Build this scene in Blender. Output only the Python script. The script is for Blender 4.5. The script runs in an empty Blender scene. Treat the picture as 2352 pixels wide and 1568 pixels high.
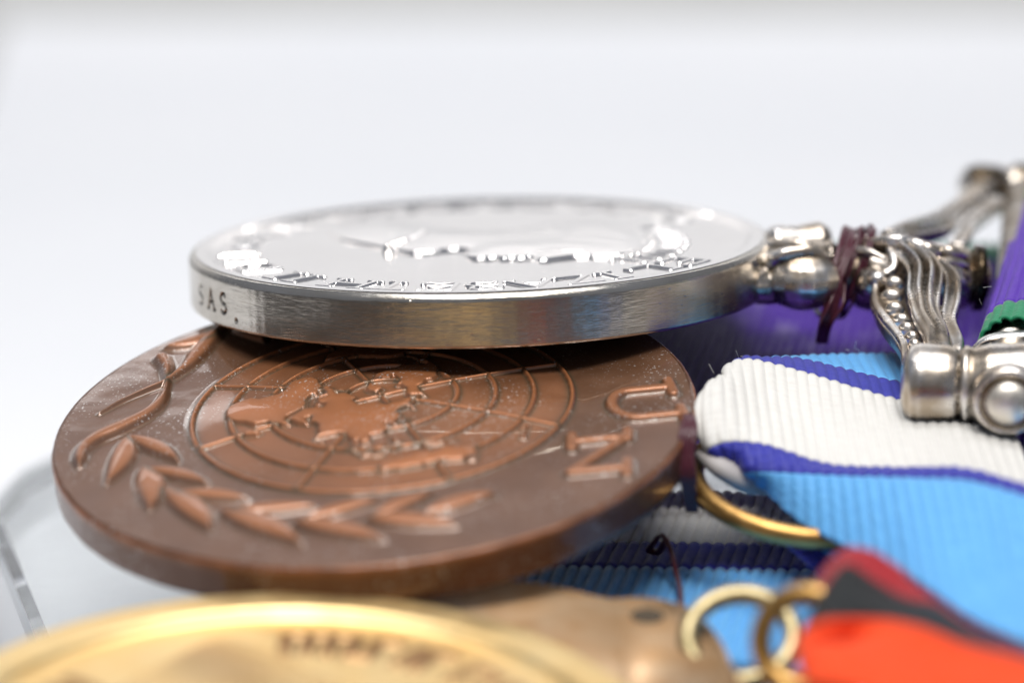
import bpy, math, random
import numpy as np
from mathutils import Vector, Matrix
random.seed(7)
rng = np.random.default_rng(7)
S = bpy.context.scene
COL = S.collection
# units: one Blender unit is one centimetre; the photograph is a macro shot

# ------------------------------------------------------------------ camera
TH = math.radians(12.0)
FOC = 6860.0
CX, CY = 1176.0, 784.0
Rv = np.array([1., 0, 0]); Fv = np.array([0, math.cos(TH), -math.sin(TH)]); Uv = np.array([0, math.sin(TH), math.cos(TH)])
Cv = np.array([0., -18.5 * math.cos(TH), 18.5 * math.sin(TH)])
cd = bpy.data.cameras.new('camera'); cam = bpy.data.objects.new('camera', cd); COL.objects.link(cam)
cam.location = Cv; cam.rotation_euler = (math.radians(90) - TH, 0, 0)
cd.sensor_width = 36; cd.lens = 36 * FOC / 2352
cd.clip_start = 0.5; cd.clip_end = 600
cd.dof.use_dof = True; cd.dof.focus_distance = 17.15; cd.dof.aperture_fstop = 0.18; cd.dof.aperture_blades = 9
S.camera = cam

# ------------------------------------------------------------------ world, lamps, exposure
W = bpy.data.worlds.new('World'); S.world = W; W.use_nodes = True
W.node_tree.nodes['Background'].inputs[0].default_value = (0.80, 0.86, 1.0, 1)
W.node_tree.nodes['Background'].inputs[1].default_value = 0.26
def area(name, loc, tgt, sx, sy, power, col=(1, 1, 1)):
    l = bpy.data.lights.new(name, 'AREA'); l.shape = 'RECTANGLE'; l.size = sx; l.size_y = sy; l.energy = power; l.color = col
    o = bpy.data.objects.new(name, l); COL.objects.link(o); o.location = loc
    o.rotation_euler = (Vector(tgt) - Vector(loc)).to_track_quat('-Z', 'Y').to_euler(); return o
area('key_softbox', (0, -15, 34), (0, -1, 0), 22, 8, 12800, (1.0, 0.97, 0.93))
area('overhead_panel', (0, 7, 68), (0, 32, -2), 46, 18, 20500, (0.975, 0.98, 1.0))
area('backdrop_lamp', (0, 50, 40), (0, 74, 14), 90, 8, 15500, (1.0, 0.97, 0.945))
area('rear_softbox', (0, 70, 46.7), (0, 0, 0), 80, 6, 4400, (1.0, 0.98, 0.97))
S.view_settings.view_transform = 'Standard'; S.view_settings.look = 'None'
S.view_settings.exposure = 0; S.view_settings.gamma = 1
S.cycles.max_bounces = 10; S.cycles.glossy_bounces = 6; S.cycles.transmission_bounces = 10
S.cycles.caustics_refractive = True; S.cycles.caustics_reflective = False
S.cycles.use_denoising = True

# ------------------------------------------------------------------ helpers
def at(x, y, Z):
    """point seen at pixel (x, y) of the 2352 wide photograph at camera depth Z"""
    return Cv + Z * (Fv + (x - CX) / FOC * Rv - (y - CY) / FOC * Uv)
def onplane(x, y, z0):
    d = Fv + (x - CX) / FOC * Rv - (y - CY) / FOC * Uv
    return Cv + (z0 - Cv[2]) / d[2] * d

def newmesh(name, verts, faces, mat=None, parent=None, smooth=True, flip=False, normals=None, attrs=None):
    verts = np.asarray(verts, float).reshape(-1, 3)
    me = bpy.data.meshes.new(name)
    if isinstance(faces, np.ndarray) and faces.ndim == 2:
        if flip: faces = faces[:, ::-1]
        n = faces.shape[1]; k = len(faces)
        me.vertices.add(len(verts)); me.vertices.foreach_set('co', verts.ravel())
        me.loops.add(n * k); me.loops.foreach_set('vertex_index', faces.ravel().astype(np.int32))
        me.polygons.add(k); me.polygons.foreach_set('loop_start', np.arange(0, n * k, n, dtype=np.int32))
        me.update(calc_edges=True)
    else:
        if flip: faces = [f[::-1] for f in faces]
        me.from_pydata([tuple(v) for v in verts], [], [tuple(int(i) for i in f) for f in faces]); me.update()
    if smooth: me.polygons.foreach_set('use_smooth', [True] * len(me.polygons))
    if attrs:
        for k_, v_ in attrs.items():
            a = me.attributes.new(k_, 'FLOAT', 'POINT'); a.data.foreach_set('value', np.asarray(v_, np.float32))
    if normals is not None: me.normals_split_custom_set_from_vertices([tuple(n_) for n_ in normals])
    if mat: me.materials.append(mat)
    o = bpy.data.objects.new(name, me); COL.objects.link(o)
    if parent: o.parent = parent
    return o
def tag(o, label=None, cat=None, group=None, kind=None):
    if label: o['label'] = label
    if cat: o['category'] = cat
    if group: o['group'] = group
    if kind: o['kind'] = kind
    return o
def empty(name, loc=(0, 0, 0), M=None):
    o = bpy.data.objects.new(name, None); o.empty_display_size = 0.2; COL.objects.link(o)
    if M is not None: o.matrix_world = M
    else: o.location = loc
    return o

def catmull(P, n):
    P = np.asarray(P, float)
    if len(P) == 2:
        t = np.linspace(0, 1, n)[:, None]; return P[0] * (1 - t) + P[1] * t
    Q = np.vstack([2 * P[0] - P[1], P, 2 * P[-1] - P[-2]]); out = []
    m = 24
    for i in range(1, len(Q) - 2):
        t = np.linspace(0, 1, m, endpoint=False)[:, None]; a, b, c, d = Q[i - 1], Q[i], Q[i + 1], Q[i + 2]
        out.append(.5 * (2 * b + (c - a) * t + (2 * a - 5 * b + 4 * c - d) * t ** 2 + (-a + 3 * b - 3 * c + d) * t ** 3))
    out.append(P[-1:]); out = np.vstack(out)
    s = np.r_[0, np.cumsum(np.linalg.norm(np.diff(out[:, :3], axis=0), axis=1))]
    q = np.linspace(0, s[-1], n)
    return np.stack([np.interp(q, s, out[:, k]) for k in range(out.shape[1])], 1)

class Acc:
    """collects shapes into one mesh"""
    def __init__(s): s.v = []; s.f = []; s.n = 0
    def add(s, v, f):
        v = np.asarray(v, float); s.v.append(v); s.f += [[i + s.n for i in q] for q in f]; s.n += len(v)
    def grid(s, V, closeu=False, closev=False):
        nu, nv = V.shape[:2]; f = []
        for i in range(nu if closeu else nu - 1):
            for j in range(nv if closev else nv - 1):
                a, b = i, (i + 1) % nu; c, d = j, (j + 1) % nv
                f.append([a * nv + c, b * nv + c, b * nv + d, a * nv + d])
        s.add(V.reshape(-1, 3), f)
    def tube(s, P, r, seg=12, n=None, caps=True, flat=1.0, up=(0, 0, 1)):
        P = catmull(P, n) if n else np.asarray(P, float)
        n = len(P); r = np.broadcast_to(np.interp(np.linspace(0, 1, n), np.linspace(0, 1, len(np.atleast_1d(r))), np.atleast_1d(r)) if np.size(r) > 1 else r, (n,))
        T = np.gradient(P, axis=0); T /= np.linalg.norm(T, axis=1)[:, None] + 1e-12
        u = np.array(up, float); N = []
        for t in T:
            u = u - t * (u @ t)
            if np.linalg.norm(u) < 1e-3: u = np.cross(t, [1, .3, .2])
            u = u / np.linalg.norm(u); N.append(u)
        N = np.array(N); B = np.cross(T, N); a = np.linspace(0, 2 * np.pi, seg, endpoint=False)
        V = P[:, None] + r[:, None, None] * (np.cos(a)[None, :, None] * B[:, None] + flat * np.sin(a)[None, :, None] * N[:, None])
        s.grid(V, closev=True)
        if caps:
            k = s.n - n * seg; s.f.append([k + i for i in range(seg)]); s.f.append([s.n - 1 - i for i in range(seg)])
    def lathe(s, p0, p1, prof, seg=40):
        """prof: (position along axis 0..1, radius)"""
        p0 = np.asarray(p0, float); p1 = np.asarray(p1, float); ax = p1 - p0; t = ax / np.linalg.norm(ax)
        u = np.cross(t, [0, 0, 1.]); u = u / np.linalg.norm(u) if np.linalg.norm(u) > 1e-3 else np.array([1., 0, 0]); w = np.cross(t, u)
        a = np.linspace(0, 2 * np.pi, seg, endpoint=False)
        V = np.array([p0 + ax * q + r * (np.cos(a)[:, None] * u + np.sin(a)[:, None] * w) for q, r in prof])
        s.grid(V, closev=True)
    def ball(s, c, r, R3=None, seg=18):
        r = np.broadcast_to(r, (3,)); a = np.linspace(0, np.pi, seg // 2 + 1); b = np.linspace(0, 2 * np.pi, seg, endpoint=False)
        V = np.stack([np.sin(a)[:, None] * np.cos(b), np.sin(a)[:, None] * np.sin(b), np.cos(a)[:, None] * np.ones(seg)], -1) * r
        if R3 is not None: V = V @ np.asarray(R3).T
        s.grid(V + np.asarray(c), closev=True)
    def build(s, name, mat=None, parent=None, remesh=0, smooth_it=0, disp=None):
        V = np.vstack(s.v); o = newmesh(name, V, s.f, mat, None)
        if remesh:
            m = o.modifiers.new('r', 'REMESH'); m.mode = 'VOXEL'; m.voxel_size = remesh; m.use_smooth_shade = True
            if smooth_it: k = o.modifiers.new('s', 'SMOOTH'); k.iterations = smooth_it; k.factor = .5
            dg = bpy.context.evaluated_depsgraph_get(); me = bpy.data.meshes.new_from_object(o.evaluated_get(dg))
            old = o.data; o.modifiers.clear(); o.data = me; bpy.data.meshes.remove(old); me.name = name
            me.polygons.foreach_set('use_smooth', [True] * len(me.polygons))
            if not me.materials and mat: me.materials.append(mat)
        if parent: o.parent = parent
        return o

# ------------------------------------------------------------------ materials
def mat(name):
    m = bpy.data.materials.new(name); m.use_nodes = True; nt = m.node_tree; b = nt.nodes['Principled BSDF']; return m, nt, b
def N(nt, t, **k):
    n = nt.nodes.new(t)
    for a, v in k.items(): setattr(n, a, v)
    return n
def noise(nt, scale, detail=4, vec=None, rough=.5):
    n = N(nt, 'ShaderNodeTexNoise'); n.inputs['Scale'].default_value = scale; n.inputs['Detail'].default_value = detail; n.inputs['Roughness'].default_value = rough
    if vec is not None: nt.links.new(vec, n.inputs['Vector'])
    return n.outputs['Fac']
def ramp(nt, src, stops):
    r = N(nt, 'ShaderNodeValToRGB'); e = r.color_ramp.elements
    while len(e) < len(stops): e.new(.5)
    for q, (p, c) in zip(e, stops): q.position = p; q.color = (*c, 1) if len(c) == 3 else c
    nt.links.new(src, r.inputs[0]); return r.outputs[0]
def g(v): return (v, v, v)
def objvec(nt, scale=None):
    tc = N(nt, 'ShaderNodeTexCoord'); o = tc.outputs['Object']
    if scale:
        mp = N(nt, 'ShaderNodeMapping'); mp.inputs['Scale'].default_value = scale; nt.links.new(o, mp.inputs[0]); o = mp.outputs[0]
    return o
def bump(nt, h, strength, dist, prev=None):
    b = N(nt, 'ShaderNodeBump'); b.inputs['Strength'].default_value = strength; b.inputs['Distance'].default_value = dist
    nt.links.new(h, b.inputs['Height'])
    if prev: nt.links.new(prev, b.inputs['Normal'])
    return b.outputs[0]
def mix(nt, f, a, b, mode='MIX'):
    m = N(nt, 'ShaderNodeMix', data_type='RGBA', blend_type=mode)
    for i, v in ((0, f), (6, a), (7, b)):
        if isinstance(v, (int, float)): m.inputs[i].default_value = v
        elif isinstance(v, tuple): m.inputs[i].default_value = (*v, 1)
        else: nt.links.new(v, m.inputs[i])
    return m.outputs[2]
def attr(nt, nm):
    a = N(nt, 'ShaderNodeAttribute'); a.attribute_name = nm; return a.outputs['Fac']

def mat_silver_face():
    m, nt, b = mat('silver_face'); v = objvec(nt)
    b.inputs['Metallic'].default_value = 1
    nt.links.new(ramp(nt, noise(nt, 1.6, 3, v), [(.3, (.86, .82, .79)), (.7, (.92, .885, .855))]), b.inputs['Base Color'])
    nt.links.new(ramp(nt, noise(nt, 5, 5, v), [(.35, g(.07)), (.75, g(.13))]), b.inputs['Roughness'])
    n1 = bump(nt, noise(nt, 1.3, 2, v), .25, .02)
    sc = N(nt, 'ShaderNodeTexNoise'); mp = N(nt, 'ShaderNodeMapping'); mp.inputs['Rotation'].default_value = (0, 0, .5); mp.inputs['Scale'].default_value = (1.5, 90, 1)
    nt.links.new(v, mp.inputs[0]); nt.links.new(mp.outputs[0], sc.inputs['Vector']); sc.inputs['Scale'].default_value = 2
    n2 = bump(nt, ramp(nt, sc.outputs['Fac'], [(.66, g(0)), (.72, g(1))]), .10, .002, n1)
    nt.links.new(n2, b.inputs['Normal']); return m
def mat_silver_edge():
    m, nt, b = mat('silver_edge'); b.inputs['Metallic'].default_value = 1
    a = N(nt, 'ShaderNodeAttribute'); a.attribute_name = 'arc'; z = N(nt, 'ShaderNodeAttribute'); z.attribute_name = 'up'
    cb = N(nt, 'ShaderNodeCombineXYZ'); nt.links.new(a.outputs['Fac'], cb.inputs[0]); nt.links.new(z.outputs['Fac'], cb.inputs[1]); V = cb.outputs[0]
    def sc(s):
        mp = N(nt, 'ShaderNodeMapping'); mp.inputs['Scale'].default_value = s; nt.links.new(V, mp.inputs[0]); return mp.outputs[0]
    st = noise(nt, 1, 5, sc((1.2, 2.5, 1)))
    base = ramp(nt, st, [(.3, (.40, .355, .29)), (.5, (.58, .54, .48)), (.8, (.74, .71, .66))])
    br = noise(nt, 1, 6, sc((5, 60, 1)), .7)
    base = mix(nt, ramp(nt, br, [(.55, g(0)), (.75, g(.55))]), base, (.50, .42, .33))
    base = mix(nt, attr(nt, 'grime'), base, (.035, .03, .02))
    nt.links.new(base, b.inputs['Base Color'])
    r0 = ramp(nt, st, [(.3, g(.27)), (.7, g(.13))])
    nt.links.new(mix(nt, attr(nt, 'grime'), r0, g(.7)), b.inputs['Roughness'])
    n1 = bump(nt, noise(nt, 1, 6, sc((8, 130, 1)), .6), .32, .004)
    vs = noise(nt, 1, 2, sc((120, 1.6, 1)))
    n2 = bump(nt, ramp(nt, vs, [(.70, g(0)), (.76, g(1))]), .15, .003, n1)
    pit = N(nt, 'ShaderNodeTexVoronoi'); pit.inputs['Scale'].default_value = 9; nt.links.new(sc((1, 2.2, 1)), pit.inputs['Vector'])
    n3 = bump(nt, ramp(nt, pit.outputs['Distance'], [(.03, g(0)), (.09, g(1))]), .5, .004, n2)
    n4 = bump(nt, noise(nt, 1, 4, sc((2.6, 9, 1)), .6), .30, .016, n3)
    nt.links.new(n4, b.inputs['Normal']); return m
def mat_old_silver():
    m, nt, b = mat('worn_silver'); v = objvec(nt); b.inputs['Metallic'].default_value = 1
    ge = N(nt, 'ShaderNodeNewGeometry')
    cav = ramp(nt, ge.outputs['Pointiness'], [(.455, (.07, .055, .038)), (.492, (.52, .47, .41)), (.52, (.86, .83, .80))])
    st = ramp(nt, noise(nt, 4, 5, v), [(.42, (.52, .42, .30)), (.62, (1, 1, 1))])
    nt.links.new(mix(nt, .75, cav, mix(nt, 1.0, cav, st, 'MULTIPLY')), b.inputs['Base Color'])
    nt.links.new(ramp(nt, noise(nt, 9, 5, v), [(.3, g(.20)), (.7, g(.40))]), b.inputs['Roughness'])
    n1 = bump(nt, noise(nt, 26, 4, v), .25, .006); n2 = bump(nt, noise(nt, 4, 3, v), .25, .03, n1)
    nt.links.new(n2, b.inputs['Normal']); return m
def mat_bronze(edge=False):
    m, nt, b = mat('bronze_edge' if edge else 'bronze'); v = objvec(nt)
    w = attr(nt, 'wear'); pat = noise(nt, 3.2, 6, v, .6); fine = noise(nt, 38, 5, v, .6)
    base = ramp(nt, pat, [(.3, (.165, .074, .036)), (.7, (.215, .106, .058))])
    base = mix(nt, ramp(nt, fine, [(.5, g(0)), (.8, g(.35))]), base, (.20, .12, .08))
    if edge: base = mix(nt, 1.0, base, (.60, .48, .38), 'MULTIPLY')
    base = mix(nt, w, base, (.54, .20, .075))
    gr = attr(nt, 'grime')
    base = mix(nt, gr, base, (.085, .075, .045))
    sp = noise(nt, 62, 2, v); big = noise(nt, 2.1, 2, v)
    spk = N(nt, 'ShaderNodeMath', operation='MULTIPLY'); nt.links.new(ramp(nt, sp, [(.65, g(0)), (.675, g(1))]), spk.inputs[0]); nt.links.new(ramp(nt, big, [(.45, g(0)), (.6, g(1))]), spk.inputs[1])
    base = mix(nt, spk.outputs[0], base, (.75, .72, .68))
    nt.links.new(base, b.inputs['Base Color'])
    b.inputs['Metallic'].default_value = .5
    nt.links.new(ramp(nt, pat, [(.3, g(.36)), (.7, g(.48))]), b.inputs['Roughness'])
    nt.links.new(ramp(nt, w, [(.0, g(.3 if edge else 1.0)), (.45, g(.35))]), b.inputs['Coat Weight']); b.inputs['Coat IOR'].default_value = 1.65
    nt.links.new(ramp(nt, fine, [(.35, g(.025)), (.8, g(.07))]), b.inputs['Coat Roughness'])
    if edge: b.inputs['Coat Roughness'].default_value = .3
    n1 = bump(nt, noise(nt, 1.5, 2, v), .5, .05); n2 = bump(nt, fine, .10, .004, n1)
    nt.links.new(n2, b.inputs['Normal'])
    n3 = bump(nt, noise(nt, 2.2, 2, v), .14, .02); nt.links.new(bump(nt, noise(nt, 30, 3, v), .05, .002, n3), b.inputs['Coat Normal'])
    return m
def mat_metal(name, c0, c1, r0=.2, r1=.35, sc=4, bp=.2, dark=None):
    m, nt, b = mat(name); v = objvec(nt); b.inputs['Metallic'].default_value = 1
    base = ramp(nt, noise(nt, sc, 5, v), [(.3, c0), (.7, c1)])
    if dark:
        base = mix(nt, attr(nt, 'grime'), base, dark)
    nt.links.new(base, b.inputs['Base Color'])
    nt.links.new(ramp(nt, noise(nt, sc * 2.5, 5, v), [(.3, g(r0)), (.7, g(r1))]), b.inputs['Roughness'])
    nt.links.new(bump(nt, noise(nt, sc * 5, 4, v), bp, .006), b.inputs['Normal']); return m
def mat_cloth(name, c, c2=None, streak=None, sheen=.3, rough=.55, spec=.35):
    """ribbon silk: uses attributes 'along' and 'across' in cm"""
    m, nt, b = mat(name)
    a = N(nt, 'ShaderNodeAttribute'); a.attribute_name = 'along'; z = N(nt, 'ShaderNodeAttribute'); z.attribute_name = 'across'
    cb = N(nt, 'ShaderNodeCombineXYZ'); nt.links.new(a.outputs['Fac'], cb.inputs[0]); nt.links.new(z.outputs['Fac'], cb.inputs[1])
    def sc(s):
        mp = N(nt, 'ShaderNodeMapping'); mp.inputs['Scale'].default_value = s; nt.links.new(cb.outputs[0], mp.inputs[0]); return mp.outputs[0]
    yarn = noise(nt, 1, 4, sc((9, 85, 1)), .65)
    c2 = c2 or tuple(x * .72 for x in c)
    base = ramp(nt, yarn, [(.35, c2), (.65, c)])
    base = mix(nt, ramp(nt, noise(nt, 1, 3, sc((2.2, 1.5, 1))), [(.4, g(.25)), (.65, g(0))]), base, tuple(x * .8 for x in c))
    if streak:
        base = mix(nt, ramp(nt, noise(nt, 1, 5, sc((6, 2.0, 1)), .75), [(.52, g(0)), (.68, g(.75))]), base, streak)
    nt.links.new(base, b.inputs['Base Color'])
    b.inputs['Roughness'].default_value = rough; b.inputs['Specular IOR Level'].default_value = spec
    b.inputs['Sheen Weight'].default_value = sheen; b.inputs['Sheen Roughness'].default_value = .4
    n1 = bump(nt, yarn, .55, .008); n2 = bump(nt, noise(nt, 1, 3, sc((60, 12, 1))), .2, .004, n1)
    nt.links.new(n2, b.inputs['Normal']); return m
M = {}
M['face'] = mat_silver_face(); M['edge'] = mat_silver_edge(); M['oldsilver'] = mat_old_silver()
M['bronze'] = mat_bronze(); M['bronze_edge'] = mat_bronze(True)
M['gold'] = mat_metal('gilt_metal', (.95, .67, .30), (.99, .76, .40), .42, .52, 3, .05, dark=(.46, .27, .13))
M['tan'] = mat_metal('pale_bronze_plate', (.86, .48, .21), (1.0, .69, .42), .4, .55, 5, .4); M['tan'].node_tree.nodes['Principled BSDF'].inputs['Metallic'].default_value = .1
M['rivet'] = mat_metal('worn_lit_rivet', (.78, .72, .62), (.88, .84, .78), .42, .55, 6, .3)  # paler than the other silver; front light on the rivet put into its colour
M['brass'] = mat_metal('pale_brass', (.36, .29, .15), (.52, .43, .25), .35, .5, 5, .3)
M['brass2'] = mat_metal('aged_brass', (.44, .25, .08), (.62, .37, .13), .3, .45, 4, .3)
M['cwhite'] = mat_cloth('white_silk', (.80, .785, .745), (.70, .68, .64))
M['cgrubby_shaded'] = mat_cloth('grubby_shaded_white_silk', (.52, .49, .48), (.40, .37, .36))  # greyer copy of the white silk: grubbiness plus fold shade in its colour
M['clight'] = mat_cloth('light_blue_silk', (.15, .47, .86), (.10, .37, .78))
M['cdark'] = mat_cloth('dark_blue_silk', (.045, .05, .42), (.02, .025, .26))
M['cpurple'] = mat_cloth('purple_silk', (.105, .022, .44), (.045, .008, .25), sheen=.1)
M['cpurple_worn'] = mat_cloth('worn_purple_silk', (.08, .015, .35), (.03, .006, .18), sheen=.08, streak=(.20, .16, .36))
M['cgreen'] = mat_cloth('green_silk', (.01, .27, .115), (.005, .16, .07))
M['cred'] = mat_cloth('orange_red_silk', (.90, .09, .024), (.80, .07, .018), rough=.7, spec=.1, sheen=.05)
M['ccrimson'] = mat_cloth('crimson_silk', (.42, .015, .02), (.28, .01, .02), spec=.2)
M['cblack'] = mat_cloth('black_silk', (.013, .016, .017), (.009, .010, .011), spec=.2, sheen=.05)
m, nt, b = mat('maroon_thread'); b.inputs['Base Color'].default_value = (.07, .010, .020, 1); b.inputs['Roughness'].default_value = .3; b.inputs['Specular IOR Level'].default_value = .6
nt.links.new(bump(nt, noise(nt, 40, 4, objvec(nt)), .5, .01), b.inputs['Normal']); M['thread'] = m
m, nt, b = mat('white_paper'); v = objvec(nt)
nt.links.new(ramp(nt, noise(nt, .15, 3, v), [(.3, (.80, .81, .83)), (.7, (.83, .835, .85))]), b.inputs['Base Color']); b.inputs['Roughness'].default_value = .8; b.inputs['Specular IOR Level'].default_value = .15
nt.links.new(bump(nt, noise(nt, 8, 4, v), .15, .02), b.inputs['Normal']); M['paper'] = m
m, nt, b = mat('grey_table'); nt.links.new(ramp(nt, noise(nt, .3, 4, objvec(nt)), [(.3, (.028, .024, .02)), (.7, (.045, .038, .03))]), b.inputs['Base Color']); b.inputs['Roughness'].default_value = .6; M['table'] = m
m, nt, b = mat('grey_card'); nt.links.new(ramp(nt, noise(nt, .3, 4, objvec(nt)), [(.3, (.44, .44, .42)), (.7, (.50, .50, .48))]), b.inputs['Base Color']); b.inputs['Roughness'].default_value = .8; M['card'] = m
m, nt, b = mat('acrylic'); b.inputs['Base Color'].default_value = (.93, .96, .975, 1); b.inputs['Transmission Weight'].default_value = 1; b.inputs['IOR'].default_value = 1.49; b.inputs['Roughness'].default_value = .04
v = objvec(nt); nt.links.new(bump(nt, noise(nt, 1.2, 3, v), .06, .03), b.inputs['Normal']); M['acrylic'] = m
m, nt, b = mat('lint'); b.inputs['Base Color'].default_value = (.75, .73, .72, 1); b.inputs['Roughness'].default_value = .6; M['lint'] = m

# ------------------------------------------------------------------ setting
def slab(name, P, z0, z1, material, r=0):
    P = np.array(P, float); n = len(P)
    V = [(*p, z0) for p in P] + [(*p, z1) for p in P]
    F = [list(range(n))[::-1], [i + n for i in range(n)]] + [[i, (i + 1) % n, (i + 1) % n + n, i + n] for i in range(n)]
    return newmesh(name, V, F, material, smooth=False)
o = slab('paper_sheet', [(-9.0, -4.6), (9.5, -4.6), (11, 2), (58, 42.5), (-10.35, 42.3), (-7.1, 19.5), (-22, 15), (-24, 1.0), (-9.5, -.5)], -2.36, -2.30, M['paper']); tag(o, kind='structure')
o = newmesh('table', [(-150, -60, -2.5), (150, -60, -2.5), (150, 76, -2.5), (-150, 76, -2.5)], [[0, 1, 2, 3]], M['table'], smooth=False); tag(o, kind='structure')
o = slab('grey_card', [(-90, 15), (90, 15), (90, 73.5), (-90, 73.5)], -2.49, -2.42, M['card']); tag(o, kind='structure')
o = slab('backdrop', [(-95, 74), (95, 74), (95, 74.5), (-95, 74.5)], -2.45, 44.5, M['paper']); tag(o, kind='structure')

# ------------------------------------------------------------------ signed distances
def sd_poly(P, poly):
    poly = np.asarray(poly, float); d = np.full(len(P), 1e9); s = np.zeros(len(P), bool)
    lo = poly.min(0) - .25; hi = poly.max(0) + .25
    k = np.where(((P > lo) & (P < hi)).all(1))[0]; Q = P[k]; dd = np.full(len(k), 1e9); ss = np.zeros(len(k), bool)
    for i in range(len(poly)):
        a, b2 = poly[i], poly[(i + 1) % len(poly)]; e = b2 - a; w = Q - a
        t = np.clip((w @ e) / (e @ e + 1e-15), 0, 1); dd = np.minimum(dd, np.hypot(*(w - t[:, None] * e).T))
        c = ((a[1] > Q[:, 1]) != (b2[1] > Q[:, 1])) & (Q[:, 0] < (b2[0] - a[0]) * (Q[:, 1] - a[1]) / (b2[1] - a[1] + 1e-15) + a[0]); ss ^= c
    d[k] = np.where(ss, -dd, dd); return d
def sd_line(P, line, r):
    line = np.asarray(line, float); r = np.broadcast_to(r, (len(line),)); d = np.full(len(P), 1e9)
    lo = line.min(0) - r.max() - .1; hi = line.max(0) + r.max() + .1
    k = np.where(((P > lo) & (P < hi)).all(1))[0]; Q = P[k]; dd = np.full(len(k), 1e9)
    for i in range(len(line) - 1):
        a, e = line[i], line[i + 1] - line[i]; w = Q - a
        t = np.clip((w @ e) / (e @ e + 1e-15), 0, 1); dd = np.minimum(dd, np.hypot(*(w - t[:, None] * e).T) - (r[i] * (1 - t) + r[i + 1] * t))
    d[k] = dd; return d
def sstep(t): t = np.clip(t, 0, 1); return t * t * (3 - 2 * t)
def arcp(cx, cy, rx, ry, a0, a1, n=10):
    return [(cx + rx * math.cos(math.radians(a)), cy + ry * math.sin(math.radians(a))) for a in np.linspace(a0, a1, n)]
FONT = {
 'E': (.62, [[(0, 0), (0, 1)], [(0, 1), (.6, 1)], [(0, .52), (.42, .52)], [(0, 0), (.6, 0)], [(.6, 0), (.6, .16)], [(.6, 1), (.6, .86)]]),
 'F': (.6, [[(0, 0), (0, 1)], [(0, 1), (.6, 1)], [(0, .52), (.42, .52)], [(-.1, 0), (.12, 0)]]),
 'L': (.6, [[(0, 0), (0, 1)], [(0, 0), (.58, 0)], [(-.12, 1), (.14, 1)], [(.58, 0), (.58, .2)]]),
 'I': (.2, [[(.1, 0), (.1, 1)], [(-.06, 0), (.26, 0)], [(-.06, 1), (.26, 1)]]),
 'Z': (.68, [[(0, 1), (.66, 1)], [(.66, 1), (0, 0)], [(0, 0), (.68, 0)]]),
 'A': (.8, [[(0, 0), (.4, 1)], [(.4, 1), (.8, 0)], [(.15, .36), (.65, .36)], [(-.08, 0), (.12, 0)], [(.68, 0), (.9, 0)]]),
 'B': (.62, [[(0, 0), (0, 1)], [(0, 1), (.32, 1)] + arcp(.32, .76, .2, .24, 90, -90), [(0, .52), (.36, .52)] + arcp(.36, .26, .24, .26, 90, -90) + [(0, 0)]]),
 'T': (.72, [[(.36, 0), (.36, 1)], [(0, 1), (.72, 1)], [(.22, 0), (.5, 0)], [(0, 1), (0, .84)], [(.72, 1), (.72, .84)]]),
 'H': (.76, [[(.05, 0), (.05, 1)], [(.71, 0), (.71, 1)], [(.05, .5), (.71, .5)], [(-.08, 0), (.18, 0)], [(.58, 0), (.84, 0)], [(-.08, 1), (.18, 1)], [(.58, 1), (.84, 1)]]),
 'D': (.72, [[(0, 0), (0, 1)], [(0, 1), (.3, 1)] + arcp(.3, .5, .4, .5, 90, -90, 14) + [(0, 0)]]),
 'G': (.76, [arcp(.42, .5, .4, .5, 55, 305, 18), [(.65, .1), (.65, .42)], [(.46, .42), (.78, .42)]]),
 'R': (.7, [[(0, 0), (0, 1)], [(0, 1), (.34, 1)] + arcp(.34, .75, .24, .25, 90, -90) + [(0, .5)], [(.34, .5), (.68, 0)], [(-.1, 0), (.14, 0)]]),
 'N': (.78, [[(.04, 0), (.04, 1)], [(.04, 1), (.72, 0)], [(.72, 0), (.72, 1)], [(-.1, 0), (.18, 0)], [(-.1, 1), (.08, 1)], [(.58, 1), (.86, 1)]]),
 'U': (.78, [[(.06, 1), (.06, .35)] + arcp(.38, .35, .32, .35, 180, 360, 12) + [(.70, 1)], [(-.1, 1), (.22, 1)], [(.56, 1), (.86, 1)]]),
 'S': (.56, [arcp(.28, .75, .26, .25, 40, 270, 12) + arcp(.28, .25, .27, .25, 90, -140, 12)[1:]]),
 '.': (.1, [[(.05, .03), (.05, .05)]]),
}

# ------------------------------------------------------------------ struck medals
def disc_grid(Nn, R):
    a = np.linspace(-1, 1, Nn + 1); X, Y = np.meshgrid(a, a, indexing='ij')
    with np.errstate(divide='ignore', invalid='ignore'):
        c = np.abs(X) > np.abs(Y)
        r = np.where(c, X, Y); ph = np.where(c, np.pi / 4 * (Y / X), np.pi / 2 - np.pi / 4 * (X / Y))
    ph = np.nan_to_num(ph); x = R * r * np.cos(ph); y = R * r * np.sin(ph)
    i = np.arange(Nn); I, J = np.meshgrid(i, i, indexing='ij'); k = I * (Nn + 1) + J
    F = np.stack([k, k + Nn + 1, k + Nn + 2, k + 1], -1).reshape(-1, 4)
    P = np.stack([x, y], -1).reshape(-1, 2)
    A = P[F[0, 1]] - P[F[0, 0]]; B = P[F[0, 3]] - P[F[0, 0]]
    if A[0] * B[1] - A[1] * B[0] < 0: F = F[:, ::-1]
    return P, F
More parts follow.
